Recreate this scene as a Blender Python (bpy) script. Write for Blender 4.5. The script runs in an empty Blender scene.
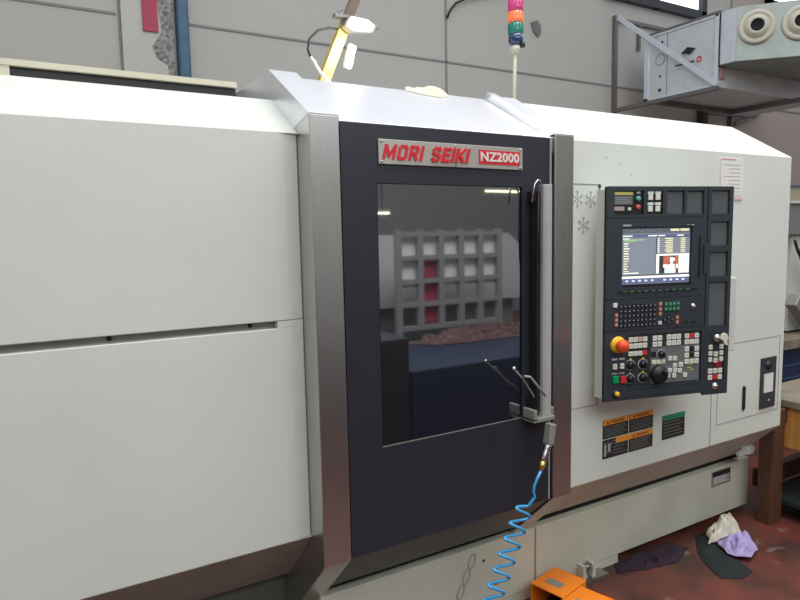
import bpy, bmesh, math, random
from mathutils import Vector, Matrix
random.seed(7)
S = bpy.context.scene
COL = S.collection

# ------------------------------------------------------------------ camera
cam_d = bpy.data.cameras.new('camera'); cam = bpy.data.objects.new('camera', cam_d); COL.objects.link(cam)
yaw, pitch, roll = 0.52356, 0.10348, -0.01968
fw = Vector((math.sin(yaw)*math.cos(pitch), math.cos(yaw)*math.cos(pitch), -math.sin(pitch)))
r0 = Vector((math.cos(yaw), -math.sin(yaw), 0)); u0 = r0.cross(fw)
rr = r0*math.cos(roll)+u0*math.sin(roll); uu = -r0*math.sin(roll)+u0*math.cos(roll)
M = Matrix((rr, uu, -fw)).transposed().to_4x4(); M.translation = Vector((0, 0, 1.74))
cam.matrix_world = M
cam_d.sensor_width = 36; cam_d.lens = 624.86/800*36; cam_d.clip_start = .02
S.camera = cam

# ------------------------------------------------------------------ world, lights, exposure
w = bpy.data.worlds.new('world'); S.world = w; w.use_nodes = True
bg = w.node_tree.nodes['Background']; bg.inputs[0].default_value = (.93, .97, 1, 1); bg.inputs[1].default_value = .98
def area(name, loc, size, sy, power, col=(1, 1, 1), rot=(0, 0, 0)):
    l = bpy.data.lights.new(name, 'AREA'); l.shape = 'RECTANGLE'; l.size = size; l.size_y = sy; l.energy = power; l.color = col
    o = bpy.data.objects.new(name, l); o.location = loc; o.rotation_euler = rot; COL.objects.link(o); return o
area('roof_light', (2.0, .6, 6.2), 5, 2.0, 110, (1, .98, .95))
area('front_fill', (1.0, -3.2, 4.8), 8, 2, 155, (.93, 1, .97), (math.radians(50), 0, 0))  # unseen fill added behind the camera to brighten the machine front
area('rear_fill', (3.5, 1.0, 5.6), 6, 1.5, 230, (1, .98, .95), (math.radians(-52), 0, 0))  # unseen fill added to brighten the things mirrored in the door glass
S.view_settings.view_transform = 'Standard'; S.view_settings.look = 'None'
S.view_settings.exposure = 0.0; S.view_settings.gamma = 1; S.view_settings.use_curve_mapping = False

# ------------------------------------------------------------------ materials
def mat(name, col, rough=.5, metal=0., var=.0, scale=6., bump=0., emit=0., stretch=None, spec=None, alpha=None, coat=0.):
    m = bpy.data.materials.new(name); m.use_nodes = True; nt = m.node_tree; b = nt.nodes['Principled BSDF']
    c = (*col, 1)
    b.inputs['Base Color'].default_value = c; b.inputs['Roughness'].default_value = rough; b.inputs['Metallic'].default_value = metal
    if spec is not None: b.inputs['Specular IOR Level'].default_value = spec
    if coat: b.inputs['Coat Weight'].default_value = coat; b.inputs['Coat Roughness'].default_value = .05
    if emit: b.inputs['Emission Color'].default_value = c; b.inputs['Emission Strength'].default_value = emit
    if var or bump:
        tc = nt.nodes.new('ShaderNodeTexCoord'); mp = nt.nodes.new('ShaderNodeMapping')
        if stretch: mp.inputs['Scale'].default_value = stretch
        n = nt.nodes.new('ShaderNodeTexNoise'); n.inputs['Scale'].default_value = scale; n.inputs['Detail'].default_value = 6
        nt.links.new(tc.outputs['Object'], mp.inputs[0]); nt.links.new(mp.outputs[0], n.inputs[0])
        if var:
            mr = nt.nodes.new('ShaderNodeMapRange'); mr.inputs[1].default_value = .3; mr.inputs[2].default_value = .7
            mr.inputs[3].default_value = 1-var; mr.inputs[4].default_value = 1+var*.5
            nt.links.new(n.outputs[0], mr.inputs[0])
            mx = nt.nodes.new('ShaderNodeVectorMath'); mx.operation = 'SCALE'; mx.inputs[0].default_value = col
            nt.links.new(mr.outputs[0], mx.inputs['Scale']); nt.links.new(mx.outputs[0], b.inputs['Base Color'])
        if bump:
            bp = nt.nodes.new('ShaderNodeBump'); bp.inputs['Strength'].default_value = bump; bp.inputs['Distance'].default_value = .002
            nt.links.new(n.outputs[0], bp.inputs['Height']); nt.links.new(bp.outputs[0], b.inputs['Normal'])
    return m
white = mat('off_white_paint', (.69, .715, .665), .42, var=.05, scale=2.2)
cream = mat('cream_paint', (.62, .58, .46), .5, var=.08)
steel = mat('brushed_steel', (.60, .59, .58), .33, 1, var=.08, scale=12, bump=.15, stretch=(14, 14, .6))
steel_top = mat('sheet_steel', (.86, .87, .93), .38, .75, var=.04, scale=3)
steel_dark = mat('grimy_steel', (.42, .40, .38), .34, .9, var=.15, scale=5)
door_m = mat('charcoal_paint', (.024, .027, .038), .38, var=.12, scale=3)
black = mat('black_plastic', (.012, .012, .014), .45)
gap_m = mat('black_gap', (.004, .004, .005), .8)
console_m = mat('dark_grey_plastic', (.030, .037, .048), .45)
blank_m = mat('mid_grey_plastic', (.10, .108, .115), .4, var=.05)
field_m = mat('grey_key_field', (.15, .155, .16), .45)
key_w = mat('ivory_key', (.74, .73, .65), .4)
key_k = mat('black_key', (.016, .018, .024), .4)
legend = mat('grey_legend', (.42, .43, .45), .5)
key_o = mat('salmon_key', (.55, .22, .13), .4)
key_g = mat('green_key', (.03, .22, .12), .4)
red_m = mat('red_plastic', (.62, .03, .03), .35)
dred_m = mat('crimson_key', (.30, .01, .03), .35)
orange_red = mat('orange_red_button', (.85, .09, .02), .3)
yellow_m = mat('yellow_plastic', (.85, .52, .02), .35)
green_m = mat('green_plastic', (.0, .30, .11), .35)
chrome = mat('chrome', (.7, .7, .7), .15, 1)
alu = mat('silver_channel', (.56, .57, .57), .33, .35, var=.1, scale=8, stretch=(1, 1, .3))
clamp_m = mat('grey_clamp', (.30, .30, .28), .45, .3)
plate_m = mat('nameplate_steel', (.60, .57, .53), .3, .6, var=.08, scale=20, stretch=(.3, 1, 8))
mark_m = mat('faint_mark', (.40, .39, .34), .8)
let_red = mat('red_lettering', (.62, .02, .03), .4)
let_w = mat('pale_lettering', (.72, .66, .62), .4)
paper = mat('white_paper', (.74, .73, .72), .8)
pinkline = mat('pink_print', (.62, .25, .26), .8)
ink = mat('grey_print', (.38, .38, .38), .8)
sign_k = mat('black_sign', (.022, .022, .024), .5)
sign_o = mat('orange_sign', (.85, .30, .03), .5)
sign_g = mat('green_sign', (.02, .24, .15), .5)
sign_l = mat('grey_sign_print', (.25, .25, .25), .6)
brass = mat('brass', (.78, .50, .16), .3, .9)
hose_m = mat('blue_hose', (.05, .36, .72), .25, coat=.6)
orange_m = mat('orange_paint', (.95, .25, .015), .42, var=.05)
wood_o = mat('orange_wood', (.56, .26, .065), .6, var=.25, scale=6, stretch=(1, 6, 1), bump=.3)
wood_b = mat('brown_wood', (.11, .048, .026), .6, var=.25, scale=6, stretch=(6, 6, 1), bump=.3)
top_m = mat('worn_bench_top', (.24, .20, .155), .7, var=.25, scale=9)
wall_m = mat('grey_wall_paint', (.455, .445, .425), .85, var=.03, scale=1.2)
wall_p = mat('beige_pink_wall', (.46, .40, .37), .85, var=.04, scale=1.2)  # pinker wall tone, used low under the air unit and at the right
seam_m = mat('wall_seam', (.25, .24, .25), .9)
pil_m = mat('pale_plaster', (.50, .49, .47), .85, var=.04, scale=5)
stain_m = mat('chipped_plaster', (.30, .30, .29), .9, var=.7, scale=38)
pink_m = mat('pink_red_sheet', (.40, .045, .085), .6, var=.08)
bluepipe = mat('blue_paint', (.035, .10, .18), .45, var=.15, scale=12)
frame_k = mat('black_window_frame', (.025, .027, .035), .5)
angle_m = mat('grey_angle_iron', (.17, .165, .175), .5, .4)
galv = mat('galvanised_sheet', (.66, .69, .74), .42, .3, var=.08, scale=9)
galv_l = mat('pale_galvanised_strip', (.72, .77, .86), .4, .35, var=.06, scale=9)
duct_m = mat('duct_sheet', (.33, .365, .35), .42, .4, var=.2, scale=4)
noz_m = mat('cream_nozzle', (.60, .57, .48), .5)
rag_m = mat('cream_cloth', (.68, .64, .54), .9, var=.1, scale=20)
purple_m = mat('lilac_cloth', (.42, .34, .62), .9, var=.15, scale=14)
blackcloth = mat('black_cloth', (.012, .017, .018), .9, var=.2)
cable_k = mat('black_cable', (.02, .02, .022), .5)
cable_w = mat('white_cable', (.7, .7, .68), .5)
lamp_e = mat('lamp_glow', (1, 1, .98), .5, emit=9)
tube_e = mat('tube_glow', (1, .92, .55), .5, emit=7)
win_e = mat('daylight_pane', (.86, .93, 1), .3, emit=1.3)
navy = mat('navy_steel', (.012, .025, .075), .5, var=.2)
greysteel = mat('grey_machine_paint', (.20, .21, .215), .5, var=.1)
beige = mat('beige_green_paint', (.36, .34, .24), .6)
lightgrey = mat('light_grey_plastic', (.62, .63, .60), .45)
base_m = mat('grey_white_base_paint', (.62, .615, .52), .55, var=.12, scale=3.5)
base_d = mat('dark_green_grey_base', (.10, .11, .10), .6, var=.15)
purple_seg = mat('magenta_lens', (.62, .05, .22), .2, emit=.05, coat=.5)
orange_seg = mat('orange_lens', (.95, .22, .07), .2, emit=.15, coat=.5)
green_seg = mat('green_lens', (.01, .22, .16), .2, coat=.5)
blue_seg = mat('blue_lens', (.02, .045, .13), .2, coat=.5)
pole_y = mat('yellow_pole', (.70, .48, .10), .5, var=.2, scale=18)
pole_b = mat('brown_pole', (.26, .18, .15), .6, var=.2)  # post colour above the lamp, browner than below it
foil_m = mat('silver_tape', (.48, .49, .50), .45, .15)

def glass_mat():
    m = bpy.data.materials.new('dark_mirror_glass'); m.use_nodes = True; nt = m.node_tree
    b = nt.nodes['Principled BSDF']; b.inputs['Base Color'].default_value = (.011, .012, .014, 1); b.inputs['Roughness'].default_value = .25
    g = nt.nodes.new('ShaderNodeBsdfGlossy'); g.inputs['Roughness'].default_value = .03; g.inputs['Color'].default_value = (.85, .87, .92, 1)
    mx = nt.nodes.new('ShaderNodeMixShader'); mx.inputs[0].default_value = .45
    nt.links.new(b.outputs[0], mx.inputs[1]); nt.links.new(g.outputs[0], mx.inputs[2])
    nt.links.new(mx.outputs[0], nt.nodes['Material Output'].inputs[0]); return m
glass = glass_mat()

def floor_mat():
    m = bpy.data.materials.new('red_floor_paint'); m.use_nodes = True; nt = m.node_tree; b = nt.nodes['Principled BSDF']
    tc = nt.nodes.new('ShaderNodeTexCoord')
    n = nt.nodes.new('ShaderNodeTexNoise'); n.inputs['Scale'].default_value = 2.6; n.inputs['Detail'].default_value = 8; n.inputs['Roughness'].default_value = .6
    cr = nt.nodes.new('ShaderNodeValToRGB'); e = cr.color_ramp.elements
    e[0].position = .36; e[0].color = (.050, .024, .020, 1); e[1].position = .62; e[1].color = (.165, .043, .030, 1)
    x = e.new(.50); x.color = (.115, .038, .028, 1)
    n2 = nt.nodes.new('ShaderNodeTexNoise'); n2.inputs['Scale'].default_value = 7; n2.inputs['Detail'].default_value = 5
    c2 = nt.nodes.new('ShaderNodeValToRGB'); c2.color_ramp.elements[0].position = .62; c2.color_ramp.elements[1].position = .74
    mx = nt.nodes.new('ShaderNodeMixRGB'); mx.inputs[2].default_value = (.22, .16, .14, 1)
    for q in (n, n2): nt.links.new(tc.outputs['Object'], q.inputs[0])
    nt.links.new(n.outputs[0], cr.inputs[0]); nt.links.new(n2.outputs[0], c2.inputs[0])
    nt.links.new(c2.outputs[0], mx.inputs[0]); nt.links.new(cr.outputs[0], mx.inputs[1]); nt.links.new(mx.outputs[0], b.inputs['Base Color'])
    b.inputs['Roughness'].default_value = .42
    return m
floor_m = floor_mat()

# ------------------------------------------------------------------ mesh helpers
class MB:
    def __init__(s): s.v = []; s.f = []; s.mi = []; s.mats = []; s.sm = []
    def m(s, mt):
        if mt not in s.mats: s.mats.append(mt)
        return s.mats.index(mt)
    def add(s, vs, fs, mt, smooth=False):
        o = len(s.v); s.v += [tuple(v) for v in vs]; k = s.m(mt)
        for f in fs: s.f.append([i+o for i in f]); s.mi.append(k); s.sm.append(smooth)
        return s
    def box(s, x0, x1, y0, y1, z0, z1, mt):
        vs = [(x, y, z) for x in (x0, x1) for y in (y0, y1) for z in (z0, z1)]
        return s.add(vs, [(0, 1, 3, 2), (4, 6, 7, 5), (0, 4, 5, 1), (2, 3, 7, 6), (0, 2, 6, 4), (1, 5, 7, 3)], mt)
    def prism(s, pts, a0, a1, axis, mt):
        # pts 2D; axis 'x' -> (y,z), 'y' -> (x,z), 'z' -> (x,y)
        def P(p, a): return {'x': (a, p[0], p[1]), 'y': (p[0], a, p[1]), 'z': (p[0], p[1], a)}[axis]
        n = len(pts); vs = [P(p, a0) for p in pts]+[P(p, a1) for p in pts]
        fs = [list(range(n))[::-1], list(range(n, 2*n))]+[(i, (i+1) % n, n+(i+1) % n, n+i) for i in range(n)]
        return s.add(vs, fs, mt)
    def tube(s, path, r, mt, seg=10, caps=True):
        path = [Vector(p) for p in path]; n = len(path); rs = r if isinstance(r, (list, tuple)) else [r]*n
        vs = []; up = Vector((0, 0, 1)); prev = None
        for i, p in enumerate(path):
            t = (path[min(i+1, n-1)]-path[max(i-1, 0)]).normalized()
            if prev is None:
                a = up if abs(t.z) < .9 else Vector((1, 0, 0)); x = t.cross(a).normalized()
            else:
                x = (prev-t*prev.dot(t)).normalized()
            prev = x; y = t.cross(x)
            for k in range(seg):
                an = 2*math.pi*k/seg; vs.append(p+(x*math.cos(an)+y*math.sin(an))*rs[i])
        fs = [(i*seg+k, i*seg+(k+1) % seg, (i+1)*seg+(k+1) % seg, (i+1)*seg+k) for i in range(n-1) for k in range(seg)]
        s.add(vs, fs, mt, True)
        if caps: s.add(vs[:seg], [list(range(seg))[::-1]], mt); s.add(vs[-seg:], [list(range(seg))], mt)
        return s
    def lathe(s, prof, o, ax, mt, seg=24):
        # prof (r, h) along direction ax from o
        o = Vector(o); ax = Vector(ax).normalized(); a = Vector((0, 0, 1)) if abs(ax.z) < .9 else Vector((1, 0, 0))
        x = ax.cross(a).normalized(); y = ax.cross(x); vs = []
        for r, h in prof:
            for k in range(seg):
                an = 2*math.pi*k/seg; vs.append(o+ax*h+(x*math.cos(an)+y*math.sin(an))*max(r, 1e-5))
        n = len(prof); fs = [(i*seg+k, i*seg+(k+1) % seg, (i+1)*seg+(k+1) % seg, (i+1)*seg+k) for i in range(n-1) for k in range(seg)]
        return s.add(vs, fs, mt, True)
    def bar(s, a, b, w, h, mt, up=(0, 0, 1)):
        a = Vector(a); b = Vector(b); t = (b-a).normalized(); x = t.cross(Vector(up)).normalized()*w/2; y = x.cross(t).normalized()*h/2
        vs = [p+i*x+j*y for p in (a, b) for i, j in ((-1, -1), (1, -1), (1, 1), (-1, 1))]
        return s.add(vs, [(0, 3, 2, 1), (4, 5, 6, 7), (0, 1, 5, 4), (1, 2, 6, 5), (2, 3, 7, 6), (3, 0, 4, 7)], mt)
    def build(s, name, parent=None, bevel=0, loc=None, seg=2):
        me = bpy.data.meshes.new(name); me.from_pydata(s.v, [], s.f)
        for mt in s.mats: me.materials.append(mt)
        for p, k, q in zip(me.polygons, s.mi, s.sm): p.material_index = k; p.use_smooth = q
        bm = bmesh.new(); bm.from_mesh(me); bmesh.ops.remove_doubles(bm, verts=bm.verts, dist=1e-5)
        bmesh.ops.recalc_face_normals(bm, faces=bm.faces); bm.to_mesh(me); bm.free()
        o = bpy.data.objects.new(name, me); COL.objects.link(o)
        if loc: o.location = loc
        if parent: o.parent = parent
        if bevel:
            b = o.modifiers.new('bevel', 'BEVEL'); b.width = bevel; b.segments = seg; b.limit_method = 'ANGLE'; b.angle_limit = math.radians(35)
        return o
def B(x0, x1, y0, y1, z0, z1, mt): return MB().box(x0, x1, y0, y1, z0, z1, mt)
def tag(o, label=None, cat=None, group=None, kind=None):
    if label: o['label'] = label
    if cat: o['category'] = cat
    if group: o['group'] = group
    if kind: o['kind'] = kind
    return o
def empty(name, loc=(0, 0, 0), rz=0, label=None, cat=None, group=None):
    o = bpy.data.objects.new(name, None); COL.objects.link(o); o.location = loc; o.rotation_euler = (0, 0, rz); o.empty_display_size = .1
    return tag(o, label, cat, group)
def child(mb, name, root, bevel=0, label=None):
    # mb is in world coordinates; root is an unrotated empty
    wl = Vector((0, 0, 0)); r = root
    while r: wl += r.location; r = r.parent
    o = mb.build(name, root, bevel); o.data.transform(Matrix.Translation(-wl))
    if label: o['label'] = label
    return o
def text(name, s, size, mtx, mt, parent=None, shear=0., bold=0., depth=.0006, sx=1., spacing=1.):
    c = bpy.data.curves.new(name, 'FONT'); c.body = s; c.size = size; c.shear = shear; c.offset = bold; c.extrude = depth
    c.space_character = spacing; c.align_x = 'CENTER'; c.align_y = 'CENTER'; c.resolution_u = 3
    t = bpy.data.objects.new(name, c); COL.objects.link(t); bpy.context.view_layer.update()
    me = bpy.data.meshes.new_from_object(t.evaluated_get(bpy.context.evaluated_depsgraph_get()))
    bpy.data.objects.remove(t); me.transform(Matrix.Diagonal((sx, 1, 1, 1))); me.transform(mtx)
    me.materials.clear(); me.materials.append(mt)
    o = bpy.data.objects.new(name, me); COL.objects.link(o)
    if parent: o.parent = parent
    return o
def front(x, y, z): # text plane facing -Y
    return Matrix(((1, 0, 0, x), (0, 0, -1, y), (0, 1, 0, z), (0, 0, 0, 1)))
struct = lambda o: tag(o, kind='structure')

# ------------------------------------------------------------------ setting
struct(B(-6, 13, -7, 5.0, -.1, 0, floor_m).build('floor'))
wb = MB(); wb.box(-6, 5.55, 5.0, 5.2, 0, 6.5, wall_m)
wb.box(5.55, 7.79, 5.0, 5.2, 3.345, 6.5, wall_m); wb.box(5.55, 7.79, 5.0, 5.2, 0, 3.345, wall_p); wb.box(7.79, 13, 5.0, 5.2, 0, 6.5, wall_p)
struct(wb.build('wall_back'))
struct(B(-6, 13, -7.2, -7, 0, 6.5, mat('dark_wall_paint', (.25, .25, .245), .85)).build('wall_front'))
struct(B(-6.2, -6, -7, 5, 0, 6.5, wall_m).build('wall_left'))
struct(B(13, 13.2, -7, 5, 0, 6.5, wall_p).build('wall_right'))
tr = MB()
tr.box(-6, .60, 4.992, 5, 3.335, 3.352, seam_m); tr.box(1.09, 13, 4.992, 5, 3.335, 3.352, seam_m)
struct(tr.build('trim_1'))
tr = MB(); tr.box(3.425, 3.445, 4.992, 5, 0, 6.5, seam_m)
tr.box(7.79, 7.815, 4.99, 5, 0, 6.5, seam_m); tr.box(.615, .63, 4.985, 5, 0, 6.5, seam_m)
struct(tr.build('trim_2'))
struct(B(.63, .99, 4.96, 5.0, 0, 6.5, pil_m).build('trim_3'))
# chipped plaster beside the blue pipe
pt = [(.87, 3.6), (.90, 3.25), (.83, 3.14), (.86, 3.06), (.93, 3.02), (.945, 2.9), (.975, 2.6), (.985, 2.6), (.985, 3.9), (.87, 3.9)]
struct(MB().prism(pt, 4.954, 4.9605, 'y', stain_m).build('trim_4'))
struct(MB().prism([(4.47, 3.85), (4.50, 3.77), (4.56, 3.72), (4.60, 3.75), (4.60, 3.83), (4.56, 3.88)], 4.985, 4.995, 'y', angle_m).build('trim_5'))
# windows high in the back wall
def window(n, x0, x1, z0, z1, mull):
    f = MB(); t = .09
    f.box(x0, x1, 4.93, 4.998, z0, z0+t, frame_k); f.box(x0, x1, 4.93, 4.998, z1-t, z1, frame_k)
    f.box(x0, x0+t, 4.93, 4.998, z0, z1, frame_k); f.box(x1-t, x1, 4.93, 4.998, z0, z1, frame_k)
    fr = struct(f.build('window_%d' % n))
    for i, m_ in enumerate(mull): B(m_-.03, m_+.03, 4.94, 4.998, z0, z1, frame_k).build('mullion', fr)
    B(x0+.05, x1-.05, 4.985, 4.996, z0+.05, z1-.05, win_e).build('window_pane', fr)
window(1, 5.50, 7.22, 4.26, 5.3, [6.33])
window(2, 8.52, 10.2, 4.63, 5.5, [9.4])

tag(B(.77, .875, 4.945, 4.9595, 3.24, 3.9, pink_m).build('red_sheet'), 'pink-red sheet fixed high on the wall beside the blue pipe', 'sheet')
tag(MB().box(1.0, 1.085, 4.90, 4.98, 0, 6.5, bluepipe).build('conduit_pipe', bevel=.015), 'dark blue vertical conduit running up the grey wall', 'pipe')
tag(MB().tube([(3.437, 4.98, 3.73), (3.45, 4.95, 3.79), (3.52, 4.95, 3.87), (3.64, 4.95, 3.93), (3.8, 4.96, 3.98), (4.1, 4.97, 4.05), (4.2, 4.98, 4.3)], .011, cable_k).build('loose_cable'),
    'thin black cable curling away from the wall seam left of the signal tower', 'cable')

# ------------------------------------------------------------------ the lathe
L = empty('machine_tool', (0, 2.4, 0), label='large off-white turning machine with charcoal door and steel pillars, filling the picture', cat='machine')
# rear top cover behind the left roof
mb = MB(); mb.box(-1.3, .775, 2.7, 3.9, 2.24, 2.37, black); mb.box(-1.3, .775, 2.68, 3.92, 2.37, 2.392, cream); mb.box(-1.3, -.04, 2.685, 2.7, 2.24, 2.37, cream)
child(mb, 'rear_top_cover', L, label='cream edged cover with a black front band')
# left body
prof = [(2.055, .69), (2.055, 2.10), (2.25, 2.233), (3.9, 2.236), (3.9, .45), (2.31, .45)]
child(MB().prism(prof, -1.3, .7715, 'x', white), 'left_body', L)
def plate_poly(y0, y1, xr):
    return [(-1.3, y0), (xr-.075, y0), (xr-.05, y0+.0025), (xr-.003, y0+.012), (xr, y0+.016), (xr, y1), (-1.3, y1)]
up = MB().prism(plate_poly(2.0, 2.06, .7765), 1.462, 2.083, 'z', white)
child(up, 'upper_left_cover', L, .0025)
child(MB().prism([(2.0, 2.0815), (2.25, 2.238), (2.34, 2.2385), (2.34, 2.21), (2.06, 2.06)], -1.3, .7765, 'x', white), 'left_roof_cover', L)
lo = MB().prism(plate_poly(2.0, 2.06, .7765), .683, 1.437, 'z', white)
child(lo, 'lower_left_cover', L, .0025)
rc = MB(); rc.prism([(.68, 2.0), (.7015, 2.0), (.7265, 2.0025), (.7735, 2.012), (.7765, 2.016), (.7765, 2.05), (.68, 2.05)], 1.4372, 1.4605, 'z', white)
rc.box(-1.3, .68, 2.035, 2.055, 1.43, 1.47, mat('groove_paint', (.30, .30, .29), .6))
o = child(rc, 'grip_groove', L)
for x in (.168, .596): child(MB().lathe([(.0, -.003), (.0075, -.003), (.0075, .002), (0, .002)], (x, 2.034, 1.45), (0, -1, 0), black, 12), 'screw', L)
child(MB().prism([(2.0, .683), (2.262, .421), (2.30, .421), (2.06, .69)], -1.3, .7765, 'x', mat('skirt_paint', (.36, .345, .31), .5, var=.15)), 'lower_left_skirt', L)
child(B(-.0, .05, 2.10, 2.13, .565, .60, black), 'skirt_notch', L)
# pillars
def pillar(x0, x1):
    p = MB().prism([(1.9, .61), (1.9, 2.131), (2.27, 2.348), (2.6, 2.348), (2.6, 2.24), (2.30, 2.22), (2.06, 2.08), (2.06, .683), (2.30, .42), (2.30, .25), (2.26, .25)], x0, x1, 'x', steel)
    # separate sloping cap; sky brightness put into its paler, bluish steel colour
    o = child(p, 'steel_pillar', L, .004)
    q = MB().prism([(1.898, 2.132), (2.27, 2.3505), (3.2, 2.3505), (3.2, 2.25), (2.3, 2.25), (2.06, 2.10)], x0-.0015, x1+.0015, 'x', steel_top)
    child(q, 'pillar_cap', L)
    return o
pillar(.777, .881); pillar(1.832, 1.936)
# centre roof and core
child(MB().prism([(2.0, .70), (2.0, 2.06), (2.30, 2.24), (3.9, 2.24), (3.9, .40), (2.28, .40)], .80, 1.93, 'x', gap_m), 'inner_body', L)
child(MB().prism([(1.905, 2.117), (2.286, 2.336), (3.2, 2.336), (3.2, 2.25), (2.3, 2.25), (1.935, 2.06)], .8815, 1.8315, 'x', steel_top), 'centre_roof', L, .002)
# lifted protective strip along the right pillar's cap
vs = MB(); n = 12; A = []
for i in range(n):
    t = i/(n-1); y = 1.91+t*.375; z = 2.127+t*.222+.010*math.sin(t*math.pi)
    wd = .018+.050*t+.012*math.sin(t*5)
    A.append([(1.826-wd, y, z-.006-.012*math.sin(t*math.pi)), (1.826-wd*.6, y, z+.016*t+.004), (1.832, y, z+.012*t+.006), (1.838, y, z+.004)])
pts = [p for r in A for p in r]+[(p[0], p[1], p[2]-.004) for r in A for p in r]
fs = []
for i in range(n-1):
    for k in range(3):
        a = i*4+k; fs.append((a, a+1, a+5, a+4)); b = a+n*4; fs.append((b+4, b+5, b+1, b))
    for k in (0, 3): a = i*4+k; fs.append((a, a+4, a+4+n*4, a+n*4))
for i in (0, n-1):
    for k in range(3): a = i*4+k; fs.append((a, a+n*4, a+1+n*4, a+1))
vs.add(pts, fs, steel_top, True); child(vs, 'lifted_edge_strip', L)
# right body
RX = 3.606
child(MB().prism([(1.95, .64), (1.95, 2.11), (2.28, 2.33), (3.9, 2.33), (3.9, .36), (2.17, .40)], 1.94, RX-.01, 'x', white), 'right_body', L)
child(MB().prism([(1.93, .617), (1.93, 2.1205), (2.28, 2.337), (2.40, 2.338), (2.40, 2.30), (1.97, 2.08), (1.97, .64)], 1.937, RX, 'x', white), 'right_cover', L, .003)
child(MB().prism([(1.931, .616), (2.16, .386), (2.2, .386), (1.97, .64)], 1.937, RX, 'x', base_m), 'lower_right_skirt', L)
# cover seams
g = mat('dark_seam', (.16, .16, .155), .8); e = .0022  # dark tone of the joints between covers
def ln(*rs):
    sm = MB()
    for x0, x1, z0, z1 in rs: sm.box(x0, x1, 1.9285, 1.9315, z0, z1, g)
    child(sm, 'cover_seam', L)
ln((1.94, 2.12, 1.9385, 1.941)); ln((1.94, 2.125, .970, .972), (2.119, 2.121, .97, 1.925)); ln((2.952, 2.955, .617, 1.0))
ln((3.005, 3.566, 1.139, 1.141), (3.005, 3.566, .72, .722), (3.004, 3.006, .72, 1.14), (3.565, 3.567, .72, 1.14))
child(B(2.112, 2.124, 1.926, 1.932, 1.925, 1.94, black), 'arm_slot', L)
s = MB(); s.prism([(3.238+.012*math.cos(a), .885+.012*math.sin(a)) for a in [i*math.pi/8 for i in range(9)]]+[(3.238-.012*math.cos(a), .775-.012*math.sin(a)) for a in [i*math.pi/8 for i in range(9)]], 1.925, 1.931, 'y', black)
child(s, 'finger_slot', L, label='black oval slot')
lk = child(B(3.385, 3.53, 1.922, 1.931, .745, 1.03, console_m), 'door_latch', L, .003, label='dark latch plate with a white label')
child(B(3.41, 3.495, 1.918, 1.923, .835, .94, paper), 'paper_label', lk)
child(MB().lathe([(0, .012), (.022, .012), (.026, 0)], (3.45, 1.922, .985), (0, -1, 0), black), 'latch_knob', lk)
child(MB().lathe([(0, .003), (.008, .003), (.008, 0)], (3.465, 1.922, .785), (0, -1, 0), clamp_m, 12), 'screw', lk)
# drill dots, snowflake marks
for x, z in ((2.157, 2.058), (2.317, 1.987), (2.25, 2.03)): child(MB().lathe([(0, .001), (.0035, .001), (.0035, 0)], (x, 1.93, z), (0, -1, 0), ink, 10), 'small_hole', L)
for x, z in ((1.988, 1.877), (2.066, 1.876), (2.025, 1.767)):
    sf = MB()
    for k in range(3):
        a = math.pi*k/3+math.pi/2; c, s_ = math.cos(a), math.sin(a)
        for t in (-.026, -.015, .015, .026): sf.box(x+c*t-.0032, x+c*t+.0032, 1.9285, 1.9305, z+s_*t-.0032, z+s_*t+.0032, ink)
        for sg in (-1, 1):
            for br in (-.5, .5):
                bx, bz = x+c*.024*sg+math.cos(a+br)*.008*sg, z+s_*.024*sg+math.sin(a+br)*.008*sg
                sf.box(bx-.0025, bx+.0025, 1.9285, 1.9305, bz-.0025, bz+.0025, ink)
        sf.bar((x-c*.03, 1.9296, z-s_*.03), (x+c*.03, 1.9296, z+s_*.03), .002, .0016, mat('faint_print', (.5, .5, .48), .8) if k == 0 else sf.mats[-1], up=(0, 1, 0))
    child(sf, 'snowflake_mark', L)
# paper sheet top right
ps = MB(); ps.box(2.965, 3.155, 1.926, 1.9305, 1.885, 2.09, paper); ps.box(2.97, 3.09, 1.925, 1.926, 2.083, 2.088, pinkline)
for i in range(9): ps.box(2.985+(.05 if i % 3 else 0), 3.135-.01*(i % 2), 1.9252, 1.926, 2.058-i*.019, 2.0605-i*.019, legend)
ps.box(3.03, 3.155, 1.925, 1.926, 1.886, 1.90, mat('pale_pink_print', (.72, .48, .47), .8)); ps.box(2.965, 2.967, 1.925, 1.926, 1.89, 2.085, pinkline)
child(ps, 'printed_sheet', L, label='white printed sheet with red edging')
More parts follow.
